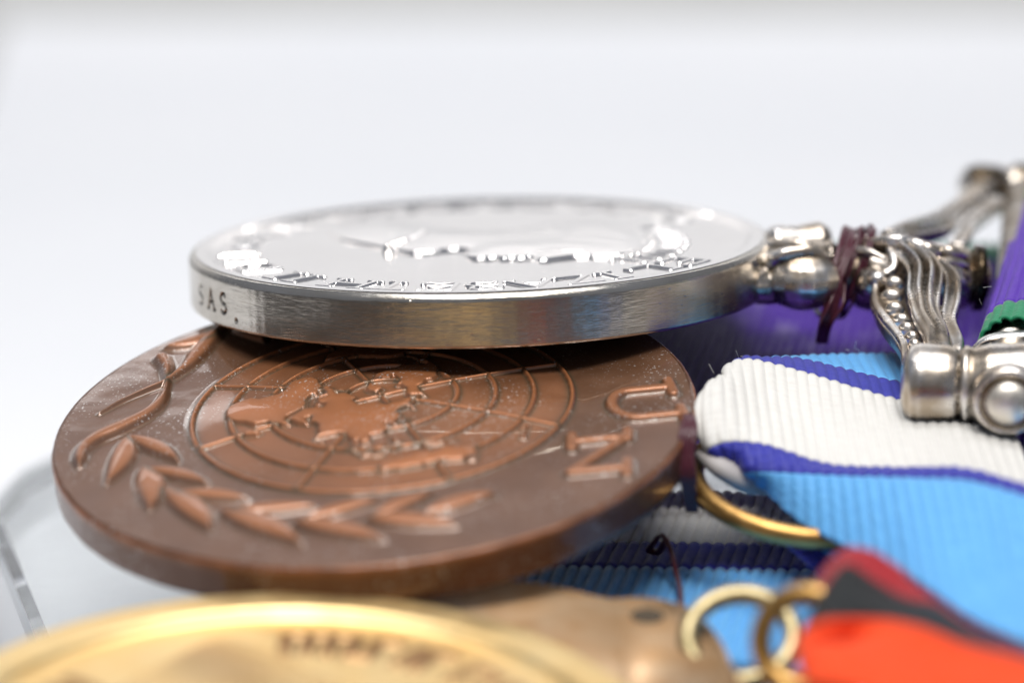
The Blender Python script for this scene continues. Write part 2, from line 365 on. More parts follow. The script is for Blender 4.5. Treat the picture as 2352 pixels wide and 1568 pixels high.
class Medal:
    def __init__(s, name, p, Nn, R, Rg):
        c = Vector(p[:3]); n = Vector((p[3], p[4], 1)).normalized(); u = (Vector((1, 0, 0)) - n * n.x).normalized(); v = n.cross(u)
        s.M = Matrix(((u.x, v.x, n.x, c.x), (u.y, v.y, n.y, c.y), (u.z, v.z, n.z, c.z), (0, 0, 0, 1)))
        s.root = empty(name, M=s.M); s.P, s.F = disc_grid(Nn, Rg); s.R, s.Rg = R, Rg
        s.h = np.zeros(len(s.P)); s.lab = np.zeros(len(s.P), int); s.wear = np.zeros(len(s.P)); s.grime = np.zeros(len(s.P)); s.names = ['disc']
        s.relief = np.zeros(len(s.P))
    def feature(s, name, d, h, w=.02, dome=0, domew=.1, wear=1.0, add=True, cut=.12, floor=None):
        pr = h * sstep(-d / w + .35) + (dome * (1 - np.exp(-np.clip(-d, 0, None) / domew)) if dome else 0)
        on = pr > s.relief
        if floor is not None: on &= True
        s.relief = np.where(on, pr, s.relief)
        idx = len(s.names); s.names.append(name)
        own = on & (pr > cut * h); s.lab[own] = idx; s.grime[on & (pr > .8 * h)] = 0
        s.wear = np.where(own, wear * sstep((pr / (h + dome + 1e-9) - .35) / .6), s.wear)
        s.grime = np.maximum(s.grime, .8 * np.exp(-np.clip(d + w * .1, 0, None) ** 2 / (.02 ** 2)) * (d > -w * .35) * (~own))
        return idx
    def finish(s, mats, parts_mat=None):
        z = s.h + s.relief; V = np.column_stack([s.P, z])
        # vertex normals
        fn = np.cross(V[s.F[:, 2]] - V[s.F[:, 0]], V[s.F[:, 3]] - V[s.F[:, 1]]); vn = np.zeros_like(V)
        for k in range(4): np.add.at(vn, s.F[:, k], fn)
        vn /= np.linalg.norm(vn, axis=1)[:, None] + 1e-15
        fl = s.lab[s.F].max(1); nn_ = int(math.sqrt(len(s.F)) + .5); comps = {}
        seen = fl == 0; adj = fl.tolist(); sn = seen.tolist()
        for st in np.nonzero(fl)[0].tolist():
            if sn[st]: continue
            L = adj[st]; stack = [st]; sn[st] = True; got = []
            while stack:
                c = stack.pop(); got.append(c); i_, j_ = divmod(c, nn_)
                for di in (-1, 0, 1):
                    for dj in (-1, 0, 1):
                        a_, b_ = i_ + di, j_ + dj
                        if 0 <= a_ < nn_ and 0 <= b_ < nn_:
                            q_ = a_ * nn_ + b_
                            if not sn[q_] and adj[q_] == L: sn[q_] = True; stack.append(q_)
            if len(got) < 45: fl[got] = 0
            else: comps.setdefault(L, []).append(s.F[got])
        for i, nm in enumerate(s.names):
            if not (fl == i).any(): continue
            for q in comps.get(i, [s.F[fl == i]]):
              u, inv = np.unique(q.ravel(), return_inverse=True)
              newmesh(nm, V[u], inv.reshape(-1, 4), mats, s.root, normals=vn[u], attrs={'wear': s.wear[u], 'grime': s.grime[u]})
        s.V = V
    def edge(s, name, material, T, bev, bevb=.03, text=None, wob=0.0, wear=0.0, zin=0.0, nrow=14, fine=None, chamfer=False):
        R = s.R
        th = np.linspace(0, 2 * np.pi, 721)[:-1]
        if fine: th = np.unique(np.r_[th[(th < fine[0]) | (th > fine[1])], np.linspace(*fine, fine_n)])
        prof = []
        for a in np.radians([0, 12, 25, 36, 41, 44, 47, 51, 60, 75, 90]):
            x_, y_ = math.sin(a), 1 - math.cos(a)
            if chamfer: k_ = min(1, max(0, (math.degrees(a) - 25) / 35)) if 25 < math.degrees(a) < 60 else None; x_, y_ = (x_, y_) if k_ is None else (math.sin(math.radians(25)) * (1 - k_) + math.sin(math.radians(60)) * k_, (1 - math.cos(math.radians(25))) * (1 - k_) + (1 - math.cos(math.radians(60))) * k_)
            prof.append((s.Rg + (R - s.Rg) * x_, zin - bev * y_, 1))
        for q in np.linspace(0, 1, nrow)[1:]: prof.append((R, zin - bev - q * (T - bev - bevb), 0))
        for a in np.linspace(0, np.pi / 2, 6)[1:]: prof.append((R - bevb * (1 - math.cos(a)), zin - T + bevb * (1 - math.sin(a)), 0))
        prof = np.array(prof); n = len(prof); m = len(th)
        RR = np.repeat(prof[:, 0][:, None], m, 1); ZZ = np.repeat(prof[:, 1][:, None], m, 1); TT = np.repeat(th[None], n, 0)
        if wob:
            k = sum(np.sin(TT * f + ph) * a for f, ph, a in ((5, 1, .5), (13, 2, .3), (31, .5, .25), (71, 3, .15), (143, 1, .12)))
            RR = RR + wob * k * (prof[:, 2][:, None] if False else 1) * sstep((zin - ZZ) / (bev * .6 + 1e-6))
        gr = np.zeros_like(RR)
        if text:
            Pq = np.stack([TT * R, ZZ], -1).reshape(-1, 2); dep = np.zeros(len(Pq))
            for ch, a0, zc, hh in text:
                w_, st = FONT[ch]
                for line in st:
                    L = [((math.radians(a0) * R) + (x - w_ / 2) * hh, zc + (y - .5) * hh) for x, y in line]
                    dep = np.maximum(dep, (.6 if a0 < 203 else 1) * sstep(-sd_line(Pq, L, .0105 if ch != '.' else .016) / .014 + .2))
            dep = dep.reshape(RR.shape); RR = RR - .014 * dep; gr = sstep(dep * 1.6 - .3) * .95
        V = np.stack([RR * np.cos(TT), RR * np.sin(TT), ZZ], -1)
        I, J = np.meshgrid(np.arange(n - 1), np.arange(m), indexing='ij'); J2 = (J + 1) % m
        F = np.stack([I * m + J, (I + 1) * m + J, (I + 1) * m + J2, I * m + J2], -1).reshape(-1, 4)
        wr = wear * np.exp(-((np.arange(n) - 7) / 3.4) ** 2)[:, None] * (0.75 + .25 * np.sin(TT * 37) * np.sin(TT * 13 + 1))
        o = newmesh(name, V.reshape(-1, 3), F, material, s.root, attrs={'wear': np.clip(wr, 0, 1).ravel() + 0 * RR.ravel(), 'grime': gr.ravel(), 'arc': (TT * R).ravel(), 'up': ZZ.ravel()})
        c = np.linspace(0, 2 * np.pi, 181)[:-1]; rb = R - bevb
        newmesh('reverse', np.column_stack([rb * np.cos(c), rb * np.sin(c), np.full(180, zin - T)]), [list(range(180))[::-1]], material, s.root, smooth=False)
        return o
fine_n = 460

# ---- silver medal
PS = [-0.2012, 0.1675, 0.6046, -0.028, 0.0072]
sm = Medal('silver_medal', PS, 660, 1.80, 1.755); P = sm.P; r = np.hypot(*P.T)
tag(sm.root, 'polished silver medal with raised profile and lettering, SAS stamped into its thick edge', 'medal', 'court mounted medals lying face up')
sm.h = -.022 + .022 * sstep((r - 1.64) / .05) + .004 * (r / 1.65) ** 2
legend = [('E', -35.8), ('L', -47.3), ('I', -58.2), ('Z', -67.1), ('A', -77.6), ('B', -88.6), ('E', -98.9), ('T', -109.3), ('H', -119.6), ('I', -133.2), ('I', -139.4), ('D', -154), ('E', -164.5), ('I', -173), ('G', 172), ('R', 161), ('A', 150), ('T', 139), ('I', 130), ('A', 121), ('R', 106), ('E', 96), ('G', 85), ('I', 76), ('N', 67), ('A', 56), ('F', 42), ('D', 30)]
for ch, a in legend:
    w_, st = FONT[ch]; d = np.full(len(P), 1e9); ar = math.radians(a); H = .235; up = np.array([math.cos(ar), math.sin(ar)]); rt = np.array([math.sin(ar), -math.cos(ar)])
    for line in st:
        L = [(1.49 + (y - .5) * H) * up + (x - w_ / 2) * H * 1.36 * rt for x, y in line]
        d = np.minimum(d, sd_line(P, L, .0185))
    sm.feature('letter', d, .013 if a < 0 else .007, .010, wear=0)
bust = [(-.98, .50), (-.86, .22), (-.66, -.02), (-.50, -.22), (-.40, -.31), (-.28, -.28), (-.14, -.22), (-.06, -.30), (-.09, -.46), (-.05, -.55), (.03, -.585), (.09, -.55), (.13, -.59), (.17, -.605), (.20, -.575), (.24, -.615), (.29, -.60), (.31, -.575), (.33, -.62), (.36, -.70), (.41, -.695), (.50, -.64), (.58, -.60), (.64, -.595), (.72, -.62), (.84, -.61), (.90, -.56), (.98, -.40), (1.02, -.10), (.98, .2), (.88, .42), (.70, .56), (.50, .58), (.34, .50), (.22, .40), (.02, .38), (-.18, .44), (-.34, .62), (-.5, .80), (-.72, .84), (-.9, .72)]
bust = catmull(np.array(bust + [bust[0]]), 160)[:-1]
d = sd_poly(P, bust); sm.feature('portrait', d, .018, .03, dome=.020, domew=.12, wear=0)
on = d < 0
for (ax, ay, bx, by, rr, hh) in [(.42, -.30, .60, -.34, .10, .012), (.05, -.30, .30, -.34, .14, .014), (.36, -.52, .62, -.50, .03, .01), (.2, .05, .5, .1, .08, .014), (.15, .2, .45, .38, .03, .012), (.55, -.1, .86, -.3, .05, .014), (.6, .1, .9, -.05, .05, .014), (.62, .3, .88, .2, .05, .014), (-.3, .1, .1, .1, .10, .012), (-.55, .2, -.75, .6, .03, .014), (-.45, .2, -.62, .65, .03, .014), (.42, .2, .52, .48, .04, .013)]:
    dl = sd_line(P, [(ax, ay), ((ax + bx) / 2 + .03, (ay + by) / 2 + .02), (bx, by)], rr)
    sm.relief += np.where(on, .3 * hh * sstep(-dl / rr) * sstep(-d / .06), 0)
# crown: band, crosses and pearls
band = sd_line(P, [(.86, -.66), (1.0, -.5), (1.08, -.2), (1.06, .12), (.96, .38)], .055); sm.feature('crown', band, .012, .03, wear=0)
for t in np.linspace(0, 1, 11):
    q = catmull(np.array([(.93, -.78), (1.10, -.58), (1.20, -.22), (1.17, .14), (1.06, .42)]), 11)[int(round(t * 10))]
    e = q / np.hypot(*q) * .07
    dd = np.minimum(sd_line(P, [q - e, q + e * .9], .022), np.hypot(*(P - (q + e)).T) - .034); sm.feature('crown_jewel', dd, .011, .02, wear=0)
for q in catmull(np.array([(.80, -.70), (.94, -.62), (1.02, -.44), (1.07, -.2), (1.05, .1)]), 15): sm.relief = np.maximum(sm.relief, .024 * sstep((.028 - np.hypot(*(P - q).T)) / .02))
for i, q in enumerate(catmull(np.array([(-.56, -.17), (-.50, -.05), (-.42, .12), (-.36, .3)]), 9)): sm.feature('pearl', np.hypot(*(P - q).T) - .038, .045, .03, wear=0)
sm.finish(M['face'])
sm.edge('edge', M['edge'], .315, .045, .02, chamfer=True, text=[('S', 201.8, -.165, .118), ('A', 207.6, -.165, .118), ('S', 213.2, -.165, .118), ('.', 217.8, -.19, .13)], wob=.0022, nrow=72, fine=(math.radians(196), math.radians(224)))

# ---- bronze medal
PB = [-0.7718, -1.86, -0.0215, -0.0758, -0.209]
bm = Medal('bronze_medal', PB, 600, 1.80, 1.775); P = bm.P; r = np.hypot(*P.T)
tag(bm.root, 'brown bronze medal with raised world map, olive wreath and UN, below the silver medal', 'medal', 'court mounted medals lying face up')
GC = np.array([.045, .082]); GR = 1.07
rg = np.hypot(*(P - GC).T)
bm.h = .062 * np.clip(1 - (rg / 1.12) ** 2, 0, None) + .004 * np.sin(P[:, 0] * 2.1 + 1) * np.cos(P[:, 1] * 1.7)
for k in range(1, 6):
    bm.feature('globe_circle', np.abs(rg - GR * k / 5) - .014, .020, .016, wear=.75)
for k in range(8):
    a = math.radians(45 * k + 22); u = np.array([math.cos(a), math.sin(a)])
    bm.feature('meridian', sd_line(P, [GC + u * GR * (.2 if k % 2 else .02), GC + u * GR * .99], .0125), .018, .015, wear=.75)
LAND = dict(
 africa=[(-17, 15), (-16, 24), (-10, 30), (-6, 36), (10, 37), (11, 33), (20, 31), (25, 32), (32, 31), (35, 28), (38, 20), (43, 12), (51, 12), (48, 5), (41, -2), (40, -12), (35, -20), (33, -27), (27, -33), (19, -34), (15, -27), (12, -17), (13, -8), (9, -1), (9, 4), (4, 6), (-8, 5), (-13, 9)],
 madagascar=[(44, -16), (49, -12), (50, -16), (47, -25), (44, -24)],
 eurasia=[(-9, 37), (-9, 43), (-2, 44), (-4, 48), (3, 51), (8, 54), (6, 58), (5, 62), (14, 68), (25, 71), (40, 67), (45, 68), (60, 69), (68, 72), (80, 73), (100, 77), (112, 74), (130, 72), (140, 72), (160, 70), (178, 69), (190, 66), (178, 62), (165, 60), (162, 57), (157, 52), (156, 60), (145, 59), (135, 54), (140, 50), (131, 43), (127, 39), (129, 35), (126, 35), (121, 39), (119, 37), (122, 30), (117, 24), (108, 21), (109, 12), (105, 9), (101, 13), (103, 2), (100, 6), (98, 15), (94, 17), (90, 22), (85, 20), (80, 14), (77, 8), (73, 17), (70, 21), (66, 25), (57, 26), (50, 30), (51, 25), (56, 24), (59, 22), (54, 17), (45, 13), (39, 21), (35, 28), (35, 33), (36, 36), (28, 37), (27, 40), (38, 41), (41, 42), (34, 45), (30, 46), (28, 42), (23, 38), (20, 40), (14, 45), (18, 40), (16, 38), (9, 44), (3, 42), (-2, 37)],
 north_america=[(-168, 66), (-156, 71), (-130, 70), (-110, 68), (-95, 68), (-94, 60), (-80, 52), (-78, 60), (-65, 59), (-56, 52), (-66, 45), (-74, 40), (-81, 31), (-81, 25), (-85, 30), (-97, 27), (-97, 20), (-88, 21), (-88, 16), (-83, 10), (-78, 9), (-80, 7), (-90, 14), (-105, 20), (-112, 29), (-117, 33), (-124, 42), (-124, 48), (-135, 58), (-150, 60), (-165, 54), (-165, 60)],
 south_america=[(-78, 8), (-70, 12), (-60, 8), (-50, 0), (-35, -6), (-39, -15), (-48, -27), (-57, -36), (-65, -42), (-68, -52), (-74, -52), (-73, -38), (-70, -20), (-76, -14), (-81, -5), (-78, 2)],
 australia=[(114, -22), (122, -18), (130, -12), (136, -12), (136, -16), (140, -17), (142, -11), (146, -19), (153, -27), (150, -37), (143, -39), (137, -33), (129, -32), (115, -34)],
 greenland=[(-45, 60), (-53, 68), (-68, 77), (-60, 82), (-30, 83), (-20, 75), (-24, 70), (-40, 65)],
 borneo=[(109, 1), (117, 7), (118, 1), (114, -4)], sumatra=[(95, 5), (104, -3), (105, -6), (100, -1)], java=[(105, -6), (116, -7), (116, -9.5), (106, -8.5)],
 new_guinea=[(131, -1), (141, -3), (150, -10), (143, -9), (137, -5)], philippines=[(120, 18), (122, 14), (126, 8), (122, 8)],
 japan=[(130, 32), (136, 35), (141, 38), (142, 43), (138, 37)], britain=[(-5, 50), (1, 52), (-3, 58), (-6, 57)], sri_lanka=[(80, 9), (82, 7), (80, 6)],
 new_zealand=[(173, -36), (177, -38), (175, -41), (172, -39)], south_island=[(171, -42), (173, -43), (168, -47), (167, -45)], tasmania=[(145, -41), (148, -41), (147, -44)], celebes=[(119, 1), (124, 1), (122, -5), (120, -4)])
def lonlat(lo, la):
    q = GR * (90 - la) / 150; a = math.radians(lo - 23); return GC + q * np.array([-math.cos(a), -math.sin(a)])
jit = rng.normal(size=(4000, 2)) * .005; ji = 0
for nm, L in LAND.items():
    pts = []
    for i in range(len(L)):
        a, b2 = np.array(L[i], float), np.array(L[(i + 1) % len(L)], float); A_, B_ = lonlat(*a), lonlat(*b2)
        n = max(1, int(np.hypot(*(B_ - A_)) / .035))
        for k in range(n): pts.append(lonlat(*(a + (b2 - a) * k / n)) + jit[ji % 4000]); ji += 1
    d = sd_poly(P, pts)
    bm.feature('continent' if len(L) > 10 else 'island', d, .021, .022, dome=.009, domew=.09, wear=.85)
k = bm.relief; on = bm.relief > .03
bm.relief = bm.relief + on * .002 * (np.sin(P[:, 0] * 31 + 3 * np.sin(P[:, 1] * 17)) * np.sin(P[:, 1] * 27 + 2 * np.sin(P[:, 0] * 13)))
stem1 = catmull(np.array([(-1.60, -.42), (-1.608, -.248), (-1.554, -.1), (-1.423, .039), (-1.301, .181), (-1.237, .335), (-1.222, .524), (-1.246, .797), (-1.294, .955)]), 40)
bm.feature('wreath_stem', sd_line(P, stem1, np.interp(np.linspace(0, 1, 40), [0, .05, .3, .55, .7, 1], [.02, .04, .062, .045, .02, .05])), .030, .05, dome=.02, domew=.04, wear=.45)
stem2 = catmull(np.array([(-1.575, .25), (-1.466, .395), (-1.339, .519), (-1.228, .622), (-1.126, .827), (-1.072, 1.02), (-1.017, 1.217), (-.95, 1.4)]), 40)
bm.feature('wreath_stem', sd_line(P, stem2, np.interp(np.linspace(0, 1, 40), [0, .1, .4, .7, 1], [.008, .012, .022, .065, .04])), .030, .045, dome=.02, domew=.04, wear=.5)
leaves = [((-1.366, -.106), (-1.42, -.68), .085), ((-1.356, -.108), (-1.045, -.465), .075), ((-1.23, -.52), (-1.144, -1.03), .095), ((-1.2, -.538), (-.853, -.77), .07), ((-1.074, -.821), (-.79, -1.32), .095), ((-1.004, -.863), (-.608, -.993), .07), ((-.737, -1.117), (-.30, -1.53), .10), ((-.68, -1.127), (-.24, -1.125), .075), ((-.34, -1.295), (.13, -1.55), .09), ((-.29, -1.26), (.085, -1.10), .075), ((.03, -1.30), (.50, -1.44), .09), ((.06, -1.28), (.37, -1.06), .075), ((.334, -1.275), (.70, -1.10), .085)]
far_leaves = [((-1.0, 1.25), (-1.3, 1.1), .08), ((-.9, 1.33), (-.7, 1.1), .07)]
for a, b2, w_ in leaves + far_leaves:
    a = np.array(a); b2 = np.array(b2); t = np.linspace(0, 1, 16); e = (b2 - a); nrm = np.array([-e[1], e[0]]) / np.hypot(*e)
    L = a + t[:, None] * e + np.sin(t * np.pi)[:, None] * nrm * .025
    rr = .88 * w_ * np.sin(np.pi * np.clip(t * .94 + .05, 0, 1) ** .85) ** .8
    bm.feature('leaf', sd_line(P, L, rr), .026, .045, dome=.020, domew=.05, wear=.6)
def block(ch, o_, up, rt, thick):
    w_, st = FONT[ch]; d = np.full(len(P), 1e9)
    for line in st: d = np.minimum(d, sd_line(P, [np.array(o_) + np.array(up) * y + np.array(rt) * x for x, y in line], thick))
    return d
bm.feature('letter', block('U', (1.30, .09), (.36, .03), (.08, -.55), .036), .028, .03, wear=.5)
bm.feature('letter', block('N', (1.10, -.52), (.30, .02), (-.02, -.55), .036), .028, .03, wear=.5)
bm.wear = np.maximum(bm.wear, .42 * sstep((1.12 - rg) / .15) * (.75 + .25 * np.sin(P[:, 0] * 5 + 1) * np.sin(P[:, 1] * 6))); bm.finish(M['bronze'])
bm.edge('edge', M['bronze_edge'], .24, .03, .05, wob=.0035, wear=.85)

# ---- gilt medal
PG = [-1.05, -5.28, -.79, .02, -.139]
gm = Medal('gilt_medal', PG, 240, 1.80, 1.74); P = gm.P; r = np.hypot(*P.T)
tag(gm.root, 'blurred gold coloured medal with raised rim in the near left foreground', 'medal', 'court mounted medals lying face up')
gm.h = -.05 + .05 * sstep((r - 1.54) / .05)
gb = [(-.95, .30), (-.80, .75), (-.62, 1.02), (-.42, 1.26), (-.18, 1.20), (.02, .98), (.22, .80), (.42, .62), (.55, .40), (.6, 0), (.5, -.6), (-.5, -1.0), (-1.0, -.5), (-1.05, 0)]
gb = catmull(np.array(gb + [gb[0]]), 80)[:-1]
d = sd_poly(P, gb); gm.feature('portrait', d, .03, .08, dome=.05, domew=.25)
gm.relief += (d < 0) * .014 * np.sin(P[:, 0] * 9 + 2 * np.sin(P[:, 1] * 6)) * sstep(-d / .1); gm.grime = np.maximum(gm.grime, (d < .02) * (.42 + .22 * np.sin(P[:, 0] * 8 + P[:, 1] * 5)))
for a0 in [152, 147, 142, 91, 86, 81, 76, 71, 63, 58, 48, 43, 38, 33, 28, 18, 12, 5, 170, 176]:
    ar = math.radians(a0); up = np.array([math.cos(ar), math.sin(ar)]); rt = np.array([math.sin(ar), -math.cos(ar)]); c = 1.26 * up
    L = random.choice([[(-.04, -.1), (-.04, .1), (.05, .1)], [(-.05, -.1), (0, .1), (.05, -.1)], [(-.04, .1), (-.04, -.1), (.05, -.1)], [(0, -.1), (0, .1)]])
    i = gm.feature('raised_letter', sd_line(P, [c + up * y + rt * x for x, y in L], .028), .018, .04); gm.grime[gm.lab == i] = 1.0
gm.finish(M['gold'])
gm.edge('edge', M['gold'], .30, .05, .04)
# suspension lug plate under the disc (outline seen right of the disc)
def plate(name, pts, p, T, zoff, material, parent_root, hole_disc=None):
    pts = catmull(np.array(pts + [pts[0]], float), 120)[:-1]; a = Acc(); n = len(pts); c = pts.mean(0)
    rings = []
    for q, z in ((1.0, -T), (1.03, -T * .7), (1.03, -T * .3), (1.0, 0), (.97, .012)): rings.append(np.column_stack([c + (pts - c) * q, np.full(n, z + zoff)]))
    V = np.array(rings); a.grid(V, closev=True); a.f.append(list(range(n))[::-1])
    if hole_disc is None: a.f.append([4 * n + i for i in range(n)])
    o = a.build(name, material, parent_root); return o
zg = -.16
def onmedal(x, y, zo):
    Mi = gm.M.inverted(); c_ = np.array(Mi @ Vector(Cv)); p_ = np.array(Mi @ Vector(at(x, y, 10.))); t_ = (zo - c_[2]) / (p_[2] - c_[2]); return (c_ + (p_ - c_) * t_)[:2]
zg = -.12
pl = plate('suspension_plate', [onmedal(*q, zg) for q in [(850, 1345), (1080, 1331), (1250, 1340), (1400, 1374), (1480, 1370), (1580, 1394), (1642, 1450), (1672, 1510), (1700, 1620), (1500, 1800), (1100, 1700), (900, 1500)]], PG, .16, zg, M['tan'], gm.root)
a = Acc(); hc = np.array([*onmedal(1487, 1420, zg), zg + .012]); t = np.linspace(0, 2 * np.pi, 33)[:-1]
a.add(np.column_stack([hc[0] + .085 * np.cos(t), hc[1] + .085 * np.sin(t), np.full(32, hc[2] + .006)]), [list(range(32))]); 
m2, nt, b = mat('hole_shade'); b.inputs['Base Color'].default_value = (.07, .05, .03, 1); b.inputs['Roughness'].default_value = .8  # flat disc on the uncut plate, its colour standing in for the hole's shade
a.build('hole_disc', m2, gm.root)

# next medal of the row, nearer than the frame: the ochre patch mirrored in the silver edge
nx = gm.root.copy(); COL.objects.link(nx); nx.matrix_world = Matrix.Translation((-.1, -8.9, -.86)) @ Matrix.Rotation(.10, 4, 'X')
tag(nx, 'gold coloured medal nearest the viewer, mirrored as an ochre patch in the silver edge', 'medal', 'court mounted medals lying face up')
for ch_ in list(gm.root.children):
    if ch_.name.split('.')[0] in ('disc', 'edge', 'portrait', 'reverse'):
        c_ = ch_.copy(); COL.objects.link(c_); c_.parent = nx
# ------------------------------------------------------------------ silver suspender
sus = empty('scroll_suspender', at(2000, 620, 18.3)); inv = sus.matrix_world
tag(sus, 'ornate silver scroll suspender with ball-ended bar joined to the silver medal', 'medal suspender')
def rel(o):
    bpy.context.view_layer.update(); o.parent = sus; o.matrix_parent_inverse = Matrix.Translation(-Vector(sus.location)); return o
a = Acc()
Zc = 18.2
a.lathe(at(1682, 652, 17.95), at(1775, 655, 18.1), [(0, 0), (.01, .085), (.08, .115), (.5, .118), (1, .118), (1, 0)], 36)
a.ball(at(1820, 622, 18.25), (.30, .24, .185)); a.ball(at(1845, 640, 18.1), (.26, .26, .19))
a.lathe(at(1760, 565, 18.55), at(1905, 560, 18.6), [(0, 0), (.02, .10), (.12, .13), (.5, .12), (.85, .14), (1, .10), (1, 0)], 36)
a.tube([at(1735, 590, 18.2), at(1760, 568, 18.2), at(1830, 560, 18.1), at(1880, 575, 18.1)], .035, 10, 24)
a.tube([at(1765, 610, 18.0), at(1790, 588, 17.95), at(1860, 575, 17.95), at(1895, 600, 18.0)], [.03, .045, .04, .03], 10, 24)
a.ball(at(1880, 625, 18.3), (.10, .22, .20))
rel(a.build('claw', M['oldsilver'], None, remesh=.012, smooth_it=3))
a = Acc(); a.lathe(at(1655, 640, 17.85), at(1690, 655, 17.95), [(0, .03), (.3, .05), (.8, .10), (1, .06)], 24); a.ball(at(1672, 665, 17.86), (.035, .03, .13))
rel(a.build('solder_joint', M['oldsilver'], None, remesh=.01, smooth_it=3))
a = Acc()
p0, p1 = at(1885, 622, 18.3), at(2232, 640, 18.25)
a.lathe(p0, p1, [(0, 0), (0, .17), (.06, .2), (.1, .16), (.2, .165), (.24, .21), (.30, .225), (.45, .235), (.62, .22), (.78, .205), (.97, .185), (1, .15), (1, 0)], 48)
for i, (x0, y0, x1, y1, x2, y2) in enumerate([(1985, 560, 2060, 552, 2140, 572), (2140, 575, 2180, 578, 2225, 590), (2130, 600, 2180, 600, 2228, 612), (2150, 640, 2185, 622, 2226, 636), (2165, 600, 2200, 640, 2226, 664), (2080, 565, 2130, 570, 2200, 610)]):
    a.tube([at(x0, y0, 18.12), at(x1, y1, 18.02), at(x2, y2, 18.08)], [.03, .045, .015], 8, 20)
a.tube([at(1966, 546, 18.2), at(2025, 560, 18.1), at(2051, 590, 17.98), at(2051, 618, 17.92), at(2015, 636, 17.93), at(1990, 628, 17.98)], [.035, .03, .028, .028, .035, .03], 10, 40)
a.tube([at(1960, 575, 18.1), at(2000, 580, 18.0), at(2035, 596, 17.95)], [.04, .03, .015], 8, 20)
a.ball(at(2000, 650, 18.0), (.10, .12, .10)); a.ball(at(2016, 640, 17.9), (.06, .06, .05))
a.tube([at(2050, 553, 18.15), at(2090, 558, 18.05), at(2120, 566, 18.02)], .04, 10, 16)
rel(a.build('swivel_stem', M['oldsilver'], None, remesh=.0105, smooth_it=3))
a = Acc(); a.lathe(at(2228, 638, 18.25), at(2274, 640, 18.25), [(0, .10), (.15, .19), (.2, .205), (.62, .20), (.7, .15), (.85, .12), (.95, .08), (1, 0)], 44)
rel(a.build('end_button', M['oldsilver']))

def band(acc, P, W, up, h=.05, ridges=3, n=70, m=29, depth=.09, gd=.8):
    """ridged flat band swept along P (x,y,Z as pixels) with width list W in cm"""
    P = catmull(np.array([at(*q) for q in P]), n); w = np.interp(np.linspace(0, 1, n), np.linspace(0, 1, len(W)), W)
    T = np.gradient(P, axis=0); T /= np.linalg.norm(T, axis=1)[:, None]; U = np.broadcast_to(np.array(up, float), T.shape)
    U = U - T * (U * T).sum(1)[:, None]; U /= np.linalg.norm(U, axis=1)[:, None]; B = np.cross(T, U)
    s_ = np.linspace(-1, 1, m); tt = np.linspace(0, 1, n)[:, None]
    amp = np.clip(1.0 - np.abs(tt - .3) * 1.75, .0, 1)
    ridge = h * (gd * (-np.cos(s_ * np.pi * ridges)) * .62 * amp) + h * .9 * (1 - s_ ** 6)
    top = P[:, None] + B[:, None] * (s_[None, :, None] * w[:, None, None]) + U[:, None] * ridge[..., None]
    a2 = np.linspace(0, np.pi, 12)[1:-1]
    bot = P[:, None] + B[:, None] * (np.cos(a2)[None, :, None] * w[:, None, None]) - U[:, None] * (depth * np.sin(a2))[None, :, None]
    V = np.concatenate([top, bot], 1); k0 = acc.n; acc.grid(V, closev=True); q = V.shape[1]
    acc.f.append([k0 + i for i in range(q)]); acc.f.append([acc.n - 1 - i for i in range(q)])
upn = np.array([-.05, -.55, .9])
a = Acc()
band(a, [(2050, 560, 18.15), (2095, 585, 17.95), (2124, 625, 17.75), (2122, 680, 17.5), (2128, 725, 17.2), (2150, 772, 16.95), (2155, 830, 16.75), (2150, 860, 16.7)], [.05, .09, .105, .10, .085, .08, .075, .09], upn, .062, 3)
band(a, [(2150, 600, 18.0), (2185, 640, 17.8), (2186, 690, 17.6), (2178, 740, 17.3), (2196, 790, 17.05), (2192, 840, 16.9)], [.03, .05, .055, .05, .05, .04], upn * [1, 1, .7], .04, 1, depth=.12)
a.tube([at(2012, 645, 17.9), at(2010, 690, 17.75), at(2030, 727, 17.5), at(2057, 760, 17.2), at(2076, 792, 17.0), at(2082, 835, 16.8)], [.02, .026, .03, .026, .026, .03], 10, 50)
band(a, [(2045, 640, 18.0), (2040, 690, 17.85), (2058, 735, 17.6), (2085, 770, 17.35), (2105, 810, 17.1), (2110, 850, 16.9)], [.10, .11, .10, .09, .09, .09], upn, .012, 1, depth=.16)
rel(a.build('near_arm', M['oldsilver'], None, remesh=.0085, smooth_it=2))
for (x, y, Z, w_) in [(2054, 651, 17.85, .062), (2048, 681, 17.72, .066), (2055, 710, 17.55, .058), (2071, 736, 17.4, .056), (2084, 756, 17.25, .052), (2096, 776, 17.12, .046), (2101, 794, 17.0, .04), (2105, 810, 16.95, .035)]:
    c = at(x, y, Z); a = Acc(); a.ball((0, 0, 0), (w_, .036, .045), seg=16); o = a.build('bead', M['oldsilver']); o.data.transform(Matrix.Rotation(-.25, 4, 'Z')); o.location = c; rel(o)
a = Acc()
band(a, [(2040, 545, 18.4), (2080, 536, 18.7), (2150, 515, 19.2), (2192, 487, 19.6), (2238, 452, 20.0), (2262, 425, 20.2)], [.06, .10, .13, .085, .07, .09], (0, -.4, 1), .05, 3)
band(a, [(2195, 565, 18.6), (2215, 535, 18.9), (2232, 505, 19.3), (2268, 476, 19.8), (2300, 460, 20.0)], [.05, .05, .05, .06, .06], (0, -.6, .8), .03, 1, depth=.12)
rel(a.build('far_arm', M['oldsilver'], None, remesh=.011, smooth_it=2))
